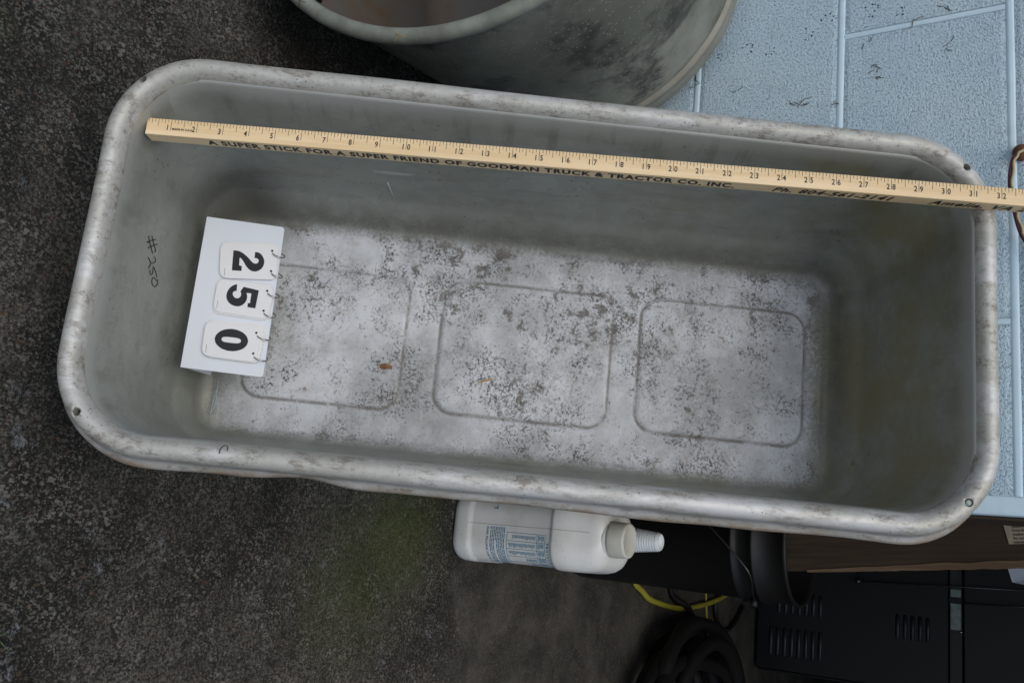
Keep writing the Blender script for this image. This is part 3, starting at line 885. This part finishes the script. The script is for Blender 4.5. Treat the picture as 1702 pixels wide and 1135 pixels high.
# ------------------------------------------------------------------ round tub at the left
tc = Vector((-.545, -.492, .296)); azm, elv = .072, .139
tn = Vector((math.sin(azm) * math.cos(elv), -math.cos(azm) * math.cos(elv), math.sin(elv)))
TR_, TB, TH = .291 - .009, .237, .433
rt = empty('round_tub', (tc.x, tc.y, 0), 'large round galvanised tub with dirty grey sides, tipped on its edge behind the long trough', 'tub')
MI = tn.to_track_quat('Z', 'Y').to_matrix().to_4x4(); MI.translation = tc - Vector((tc.x, tc.y, 0))
def tub_lathe(name, prof, mat, n_=120, dent=0):
    V_, F_ = [], []
    for (r_, z_) in prof:
        for k in range(n_):
            a = 2 * PI * k / n_
            w = dent * noise.noise(Vector((math.cos(a) * 2, math.sin(a) * 2, z_ * 6)))
            V_.append(MI @ Vector(((r_ + w) * math.cos(a), (r_ + w) * math.sin(a), z_)))
    for i in range(len(prof) - 1):
        for k in range(n_):
            l = (k + 1) % n_; F_.append((i * n_ + k, i * n_ + l, (i + 1) * n_ + l, (i + 1) * n_ + k))
    return V_, F_
def lerp_r(t): return TR_ + (TB - TR_) * t
pr_out = [(lerp_r(t) - .002 - (.0015 if .915 < t < .925 else 0), -TH * t) for t in [i / 40 for i in range(37)]]
pr_out += [(TB - .004, -TH * .915), (TB - .01, -TH * .95), (TB - .01, -TH * .97), (.001, -TH * .97)]
V_, F_ = tub_lathe('side', pr_out, OLD, dent=.006)
mesh_obj('side_wall', V_, F_, OLD, rt)
pb = [(TB - .001, -TH * .905), (TB + .0050, -TH * .912), (TB + .0078, -TH * .918), (TB + .0068, -TH * .926), (TB + .0040, -TH * .930), (TB + .0048, -TH * .95), (TB + .0045, -TH * .985), (TB + .001, -TH * 1.0), (TB - .008, -TH * 1.0), (TB - .009, -TH * .96)]
V_, F_ = tub_lathe('band', pb, OLD_BAND, dent=.006)
mesh_obj('base_band', V_, F_, OLD_BAND, rt)
pr_in = [(lerp_r(t) - .0045, -TH * t) for t in [i / 20 for i in range(19)]] + [(TB - .02, -TH * .94), (.001, -TH * .94)]
V_, F_ = tub_lathe('inside', pr_in, OLD_IN, dent=.006)
mesh_obj('inner_lining', V_, [f[::-1] for f in F_], OLD_IN, rt)
pts = [MI @ Vector(((TR_ + .001) * math.cos(2 * PI * k / 160), (TR_ + .001) * math.sin(2 * PI * k / 160), 0)) for k in range(160)]
tubes('rolled_rim', [pts], .0092, OLD_RIM, rt, 14, True)

# twig and leaf scraps caught on the rim of the round tub are added below
# ------------------------------------------------------------------ white jug
jug = empty('plastic_jug', (.2365, .150, 0), 'white plastic jug with blue printed label and ribbed measuring cup, standing right of the trough', 'jug')
def jsec(hx, yf, yb, z, r):
    hy = (yb - yf) / 2; cy = (yb + yf) / 2 - .150
    return [(x, cy + y, z) for (x, y) in rrect(hy, hx, r, 16, 16, 12)]
JS = [(.0, .044, .092, .212, .022), (.0015, .050, .086, .217, .028), (.006, .0535, .082, .220, .032), (.014, .0555, .080, .222, .034), (.028, .0560, .080, .222, .035), (.0335, .0552, .0805, .2215, .035), (.0360, .0535, .0825, .220, .034), (.040, .0530, .083, .2195, .034),
      (.10, .0528, .0832, .2195, .034), (.178, .0530, .083, .2195, .034), (.1815, .0536, .0822, .220, .034), (.1835, .0556, .0800, .222, .036), (.187, .0560, .0798, .2225, .036),
      (.200, .0560, .0820, .2225, .036), (.215, .0558, .0870, .2225, .036), (.230, .0545, .0935, .222, .036), (.242, .0515, .0955, .220, .036), (.251, .046, .0985, .216, .034), (.257, .038, .1025, .210, .030), (.260, .028, .108, .202, .024), (.2612, .014, .125, .185, .013), (.2615, .002, .147, .153, .0019)]
V_, F_ = loft([jsec(hx, yf, yb, z, r) for (z, hx, yf, yb, r) in JS])
n0 = len(V_) - len(rrect(.1, .1, .01, 16, 16, 12)); nn = len(rrect(.1, .1, .01, 16, 16, 12))
F_.append(tuple(range(nn))[::-1]); F_.append(tuple(range(n0, n0 + nn)))
body = mesh_obj('jug_body', V_, F_, JUG, jug)
jb = BVHTree.FromPolygons([Vector(v) for v in V_], F_)
# mould line down the front and up the shoulder
def on_front(x, z, e=.0002):
    h = jb.ray_cast(Vector((x, -.4, z)), Vector((0, 1, 0)))
    return (h[0] + Vector((0, -e, 0))) if h[0] else Vector((x, -.07, z))
SEAM = plain('mould_line', (.40, .40, .38), .5, 0, .1)
tubes('mould_line', [[on_front(-.004, z, 0) for z in [.03 + .005 * k for k in range(43)]]], .0005, SEAM, jug, 6)
# neck, cap and measuring cup
lathe('neck_ring', [(.0180, .236), (.0262, .2540), (.0266, .2615), (.0258, .2628)], JUG, jug, 48, (.0025, -.022, 0))
cap = []
for z, r in [(.2630, .0255), (.2636, .0268), (.268, .0270), (.288, .0262), (.2905, .0254), (.2915, .0238), (.2915, .0215), (.2908, .0205), (.2908, .001)]: cap.append((r, z))
cp = lathe('screw_cap', cap, CAPM, jug, 72, (.0025, -.022, 0))
dotsV, dotsF = [], []
for k in range(40):
    a = 2 * PI * k / 40; c = Vector((.0025 + .0190 * math.cos(a), -.022 + .0190 * math.sin(a), .2910)); o = len(dotsV)
    for q in range(6): dotsV.append(c + Vector((.0005 * math.cos(q * PI / 3), .0005 * math.sin(q * PI / 3), .0002)))
    dotsF.append(tuple(range(o, o + 6)))
mesh_obj('cap_dots', dotsV, dotsF, CARD, cp, smooth=False)
cup = [(.0195, .250), (.0195, .272)]
z = .272
for k in range(11):
    r = .0188 - .00042 * k
    cup += [(r, z), (r + .0002, z + .0012), (r - .0007, z + .0022), (r - .0009, z + .0034)]; z += .0040
cup += [(.0130, z + .001), (.0115, z + .002), (.0105, z - .004), (.001, z - .006)]
lathe('measuring_cup', cup, CUPM, jug, 14, (-.001, .034, 0))
# printed label: wraps round the front right corner
def wrap(u, z):      # u = arc length measured from the front centre line to the right
    hx, yf, r = .0529, .0831 - .150, .034
    s1 = hx - r
    e = .0003
    if u <= s1: return Vector((u, yf - e, z))
    a = (u - s1) / r
    if a <= PI / 2: return Vector((s1 + (r + e) * math.sin(a), yf + r - (r + e) * math.cos(a), z))
    return Vector((hx + e, yf + r + (u - s1 - r * PI / 2), z))
lb = Marks(wrap)
def hl(u0, u1, z, w=.0004): lb.rect(u0, z - w, u1, z + w, 24)
def vl(u, z0, z1, w=.00035): lb.rect(u - w, z0, u + w, z1)
U0 = .006
for z in (.172, .158): hl(U0, .078, z)
hl(U0, .078, .104)
for k, u in enumerate((.006, .0185, .0305, .043, .0555, .0675, .078)): vl(u, .104, .172)
for c_ in range(5):
    u = .0095 + c_ * .0122
    rows = 22 if c_ in (1, 2) else (19 if c_ == 0 else 15 - c_ * 2)
    for r_ in range(rows):
        z = .154 - r_ * .0022
        w = random.uniform(.0038, .0068)
        lb.rect(u, z, u + w, z + .0011, 2)
for r_ in range(5):
    for k in range(6): 
        u = .008 + k * .0118; lb.rect(u, .160 + r_ * .0022, u + random.uniform(.006, .010), .1612 + r_ * .0022, 3)
lb.text('PROTECTION', .018, .1745, .0052, sx=1.1, bold=.00025, spacing=1.5)
lb.text('ONE FILLING LASTS LONGER', -.0005, .066, .0052, sx=1.0, bold=.00025, spacing=1.25)
for r_ in range(9):
    z = .0735 + r_ * .0031
    u = -.001; end = .078 if r_ != 3 else .016
    while u < end:
        w = random.uniform(.003, .009); lb.rect(u, z, min(u + w, .08), z + .0015, 3); u += w + .0011
lb.rect(-.034, .082, -.028, .0835); lb.rect(-.030, .0765, -.0285, .082)
lb.build('printed_label', BLUEINK, jug)

# ------------------------------------------------------------------ black bucket with a plank standing in it
bk = empty('bucket', (.203, .552, 0), 'tall black plastic bucket with flanged rim behind the white jug', 'bucket')
bp = [(.001, .0), (.100, .0), (.1035, .003), (.1045, .010), (.1100, .335), (.1155, .338), (.1160, .342), (.1105, .345), (.1105, .352), (.1108, .372), (.1165, .375), (.1170, .379), (.1115, .382), (.1130, .428), (.1160, .430), (.1165, .434), (.1145, .437), (.1105, .436), (.1090, .428), (.1010, .012), (.001, .010)]
lathe('bucket_body', bp, BLACKP, bk, 96, cap0=False, cap1=False)
hd = spline([(.112, -.03, .362), (.100, -.060, .368), (.064, -.102, .372), (.020, -.118, .335), (-.025, -.121, .290), (-.07, -.105, .270), (-.108, -.06, .30), (-.114, -.02, .36)], 8)
tubes('wire_handle', [hd], .0014, ROD, bk, 8)
tubes('handle_lug', [[(.108, -.03, .362), (.122, -.034, .362)]], .007, BLACKP, bk, 12)

pk = empty('wooden_plank', Matrix.Translation((.2095, .50, .03)) @ Matrix.Rotation(R(-6.5), 4, 'Y'), 'rough brown wooden plank with paper sticker, standing in the black bucket beside the wall', 'plank')
bm = bmesh.new(); add_box(bm, (-.045, 0, .08), (.0925, .036, 1.35))
bmesh.ops.subdivide_edges(bm, edges=[e for e in bm.edges if abs(e.verts[0].co.z - e.verts[1].co.z) > .5], cuts=70, use_grid_fill=True)
for v in bm.verts:
    v.co.x += .0022 * noise.noise(Vector((v.co.x * 3, v.co.y * 3, v.co.z * 14))); v.co.y += .0012 * noise.noise(Vector((v.co.x * 3, 5, v.co.z * 10)))
bm_obj('board', bm, PLANK, pk)
V_, F_ = [], []      # rough side edge of the board, its light painted in as paler wood
for k in range(90):
    z = .42 + k * .01; w = .0035 + .0075 * min(1, k / 25) * (1 + .5 * noise.noise(Vector((0, 3, z * 23))))
    e = .0012 * noise.noise(Vector((4, 3, z * 60)))
    V_ += [(.0925 + .0024 - w, -.0018, z), (.0955 + e, -.0010, z), (.0950 + e, .020, z)]
for k in range(89):
    o = k * 3; F_ += [(o, o + 1, o + 4, o + 3), (o + 1, o + 2, o + 5, o + 4)]
mesh_obj('lit_edge', V_, F_, PLANK_LIT, pk, smooth=False)
stk = Marks(lambda u, v: Vector((v, -.0020, u)))
stk.poly([(.729, .0165), (.735, .0585), (.86, .0585), (.86, .0165)])
st_o = stk.build('paper_sticker', PAPER, pk)
for f in st_o.data.polygons: f.flip()
tx = Marks(lambda u, v: Vector((-v, -.0024, u)))
for k, t_ in enumerate(['Roofing and under', 'Cross fastening is', 'weather.', 'For roof decking', 'Indicated by the']):
    tx.text(t_, .742, -.0335 - k * .0060, .0052, sx=.9, bold=.0001)
tx.rect(.742, -.0245, .765, -.0228)
tx.build('sticker_text', INK, st_o)

# ------------------------------------------------------------------ dark cabinet with louvres
cb = empty('louvred_cabinet', (.2, 1.7, 0), 'black metal cabinet with rows of louvre slots, standing deep inside the dark garage', 'cabinet')
box('cabinet_body', (-.35, 0, .012), (.333, .40, .535), BLACKM, cb, .004)
ce = box('edge_highlight', (.3335, -.003, .02), (.3365, .40, .385), LOUVM, cb)  # bevel highlight painted as a paler strip down the right edge
def louvres(x0, x1, z0, z1, n_):
    bm = bmesh.new()
    for k in range(n_):
        z = z0 + (z1 - z0) * (k + .5) / n_; w = (z1 - z0) / n_ * .30
        r_ = bmesh.ops.create_uvsphere(bm, u_segments=10, v_segments=8, radius=1)
        for v in r_['verts']:
            # capsule stretched along x, half sunk in the sheet
            sx_ = (x1 - x0) / 2 - w
            v.co = Vector(((x0 + x1) / 2 + v.co.x * w + math.copysign(sx_, v.co.x) * (1 if abs(v.co.x) > .2 else abs(v.co.x) / .2), -.0005 - v.co.y * -w * .7, z + v.co.z * w))
    return bm_obj('louvre_bank', bm, LOUVM, cb, True)
louvres(.108, .171, .066, .205, 7)
louvres(.210, .292, .045, .207, 8)
louvres(.136, .202, .395, .492, 5)
cb2 = empty('black_grill', (.2, 1.72, 0), 'black metal unit above the louvred cabinet with a dull metal edge strip', 'appliance')
cb2.location = (.2, 1.70, .54)
box('housing', (-.35, .0, .03), (.60, .5, .7), BLACKM, cb2, .004)
box('edge_strip', (-.35, -.012, -.002), (.34, .3, .028), STRIPD, cb2, .002)
box('light_patch', (.055, -.0128, .001), (.160, -.011, .026), STEEL, cb2)
box('dark_band', (.075, -.0135, -.0025), (.092, -.011, .0285), BLACKM, cb2)
for (x0, z0, x1, z1) in ((.057, -.235, .036, .30), (.088, .03, .078, .30)):
    tubes('metal_rod', [[(x0, -.03, z0), (x1, -.03, z1)]], .0025, ROD, cb2, 8)
lathe('rod_knob', [(.001, -.012), (.009, -.010), (.009, .004), (.001, .006)], ROD, cb2, 20, (.057, -.035, -.235), axis=(0, -1, 0))
lathe('bright_screw', [(.001, -.002), (.004, -.001), (.004, .002), (.001, .003)], CHROME, cb2, 12, (.164, -.014, .026), axis=(0, -1, 0))
# white sheet of paper showing above the plank
pw = mesh_obj('paper_sheet', [(.213, .800, .743), (.237, .800, .750), (.243, .800, .800), (.20, .83, .86), (.15, .83, .80),
                              (.213, .801, .743), (.237, .801, .750), (.243, .801, .800), (.20, .831, .86), (.15, .831, .80)], [(0, 1, 2, 3, 4), (9, 8, 7, 6, 5), (0, 5, 6, 1), (1, 6, 7, 2), (2, 7, 8, 3), (3, 8, 9, 4), (4, 9, 5, 0)], PAPERW, smooth=False)
tag(pw, 'small corner of pale paper showing in the dark garage beside the plank', 'paper')
po = box('wooden_post', (.02, .84, 0), (.25, .90, 2.43), DARKIN, None)
bpy.data.objects.remove(po)

# ------------------------------------------------------------------ hoses and cables on the floor inside
yh = tubes('yellow_hose', [spline([(.15, 1.15, .011), (.26, .95, .011), (.305, .80, .011), (.330, .838, .011), (.350, .900, .012), (.366, 1.07, .013), (.354, 1.26, .012), (.327, 1.42, .011), (.27, 1.60, .011), (.1, 1.75, .011)], 12)], .0066, YELLOW, n=12)
tag(yh, 'bright yellow hose curving over the floor beside the black bucket', 'hose')
yc = tubes('thin_cable', [spline([(.30, 1.268, .004), (.349, 1.273, .004), (.40, 1.288, .004), (.44, 1.298, .004), (.470, 1.305, .004)], 8)], .0030, YELLOW, n=8)
tag(yc, 'thin yellow-green cable on the garage floor below the yellow hose', 'cable')
bc = tubes('black_cable', [spline([(.29, 1.0, .008), (.337, 1.024, .008), (.360, 1.07, .03), (.386, 1.133, .022), (.42, 1.22, .012), (.464, 1.323, .012), (.51, 1.44, .012), (.569, 1.566, .012), (.66, 1.75, .012)], 10)], .0075, RUBBER, n=10)
tag(bc, 'straight thick black cable running diagonally over the floor beside the coiled hoses', 'cable')
bu = tubes('thin_cable', [spline([(.33, 1.36, .008), (.358, 1.335, .008), (.403, 1.362, .008), (.424, 1.44, .008), (.400, 1.51, .008), (.36, 1.57, .008)], 10)], .0060, RUBBER, n=10)
tag(bu, 'thin black cable forming a small loop in front of the louvred cabinet', 'cable')
hs = []
for k in range(7):
    cx, cy = .62 + random.uniform(-.03, .03), .99 + random.uniform(-.05, .05)
    a, b = .185 + random.uniform(-.055, .035), .235 + random.uniform(-.07, .05)
    ph = random.uniform(0, 6.28); z0 = .018 + .017 * k
    hs.append([Vector((cx + a * math.cos(t + ph) * (1 + .06 * math.sin(3 * t + k)), cy + b * math.sin(t + ph) * (1 + .05 * math.cos(2 * t + k)), z0 + .011 * math.sin(2 * t + k * 1.7) - .0)) for t in [2 * PI * i / 90 for i in range(90)]])
hc = tubes('coiled_hose', hs, .0165, RUBBER, n=12, closed=True)
tag(hc, 'heap of thick black hose coiled on the garage floor at the lower edge', 'hose')

# ------------------------------------------------------------------ hook and doorbell wire at the right edge
hk = empty('wire_hook', (-.250, 0, .822), 'rusty round fixing on the painted wall near the upper end of the yardstick', 'hook')
lathe('rusty_head', [(.001, -.001), (.0095, 0), (.010, .006), (.0075, .011), (.001, .0125)], RUSTM, hk, 24, axis=(0, -1, 0))
w1 = spline([(-.250, -.010, .822), (-.243, -.016, .8165), (-.232, -.018, .8120), (-.208, -.018, .8095), (-.185, -.016, .8115), (-.170, -.014, .8140), (-.151, -.012, .8180), (-.136, -.010, .8240), (-.115, -.008, .838), (-.085, -.006, .87), (-.07, -.005, .93)], 8)
tw = [p + Vector((.0002, -.002, .0030)) + Vector((0, 0, .0008 * math.sin(i * .7))) for i, p in enumerate(w1)]
we = empty('twin_wire', (-.19, -.015, .81), 'maroon and cream twin wire hanging in a loop on the wall, passing behind the yardstick', 'wire')
off = Vector((-.19, -.015, .81))
tubes('maroon_strand', [[p - off for p in w1]], .0020, WIRE_R, we, 10)
tubes('cream_strand', [[p - off for p in tw]], .0016, WIRE_Y, we, 8)

# ------------------------------------------------------------------ small debris in and on the trough
def local_tube(name, pts, r, mat, label, cat, n_=6):
    base = Vector(pts[0])
    o = tubes(name, [spline([Vector(p) - base for p in pts], 6)], r, mat, None, n_)
    o.matrix_world = MT @ Matrix.Translation(base)
    tag(o, label, cat); return o
local_tube('straw', [(.2125, .3410, -.2530), (.2090, .3500, -.2515), (.2065, .3575, -.2528)], .0010, STRAW, 'short yellow straw lying in the middle embossed panel of the trough floor', 'straw')
lf = mesh_obj('dead_leaf', [(.2030, .2255, -.2520), (.2012, .2320, -.2495), (.2035, .2395, -.2515), (.2075, .2400, -.2535), (.2068, .2340, -.2510), (.2085, .2270, -.2535), (.2050, .2330, -.2490), (.2060, .2250, -.2530)], [(0, 1, 6), (1, 2, 6), (2, 3, 4, 6), (6, 4, 5), (6, 5, 7), (6, 7, 0)], LEAF, smooth=False)
lf.matrix_world = MT @ Matrix.Translation((0, 0, 0)); tag(lf, 'curled rust-brown dead leaf scrap on the trough floor beside the number sign', 'leaf')
local_tube('twig', [(.3410, .1283, -.0005), (.3370, .1300, .0035), (.3340, .1335, .0060), (.3345, .1360, .0045), (.3380, .1355, .0025)], .00055, TWIG, 'tiny curled twig resting on the lower rolled rim of the trough', 'twig')
# rubbish stuck on the round tub's rim
def rim_pt(a, e): return tc + (MI.to_3x3() @ Vector(((TR_ + .001) * math.cos(a), (TR_ + .001) * math.sin(a), 0))) + tn * e
cands = [(k, rim_pt(2 * PI * k / 720, 0)) for k in range(720)]
def nearest(x, z):
    return min(cands, key=lambda c: (c[1].x - x) ** 2 + (c[1].z - z) ** 2)[0] * 2 * PI / 720
for (x, z, L) in ((-.318, .108, .014), (-.262, .25, .016)):
    a0 = nearest(x, z); p = rim_pt(a0, .0095)
    o = tubes('twig', [spline([Vector((0, 0, 0)), Vector((.004, -.001, .003)), Vector((.007, -.003, L * .55)), Vector((.010, -.002, L))], 5), spline([Vector((.004, -.001, .003)), Vector((.008, .0, .001)), Vector((.010, .002, -.003))], 4)], .00045, TWIG if z < .2 else STRAW, n=6)
    o.location = p
    tag(o, 'dark crooked twig stuck to the lower rim of the round tub' if z < .2 else 'pale dry stem hooked over the rim of the round tub above the trough', 'twig')
# bolts inside the round tub
for dx in (0, 1):
    a0 = nearest(-.36, .07) + dx * .075
    rr_ = lerp_r(.10) - .0055
    c = MI @ Vector((rr_ * math.cos(a0), rr_ * math.sin(a0), -TH * .10))
    inw = -(MI.to_3x3() @ Vector((math.cos(a0), math.sin(a0), 0)))
    lathe('bolt_head', [(.001, -.001), (.0075, 0), (.0070, .003), (.0035, .0045), (.001, .0047)], BLACKM, rt, 20, c, axis=inw)
# blades of grass at the corner of the slab
V_, F_ = [], []
for k in range(26):
    x, y = .405 + random.uniform(-.02, .03), -.66 + random.uniform(-.03, .01)
    L = random.uniform(.012, .03); a = random.uniform(0, 6.3); o = len(V_)
    dx, dy = math.cos(a) * .6, math.sin(a) * .6
    w = .0011
    V_ += [(x - w, y, 0), (x + w, y, 0), (x + dx * L * .4 + w * .7, y + dy * L * .4, L * .6), (x + dx * L * .4 - w * .7, y + dy * L * .4, L * .6), (x + dx * L, y + dy * L, L * .85)]
    F_ += [(o, o + 1, o + 2, o + 3), (o + 3, o + 2, o + 4)]
gt = mesh_obj('grass', V_, F_, GRASS, smooth=False)
tag(gt, 'small green tuft of grass on the dark concrete at the lower left corner', 'grass', kind='stuff')
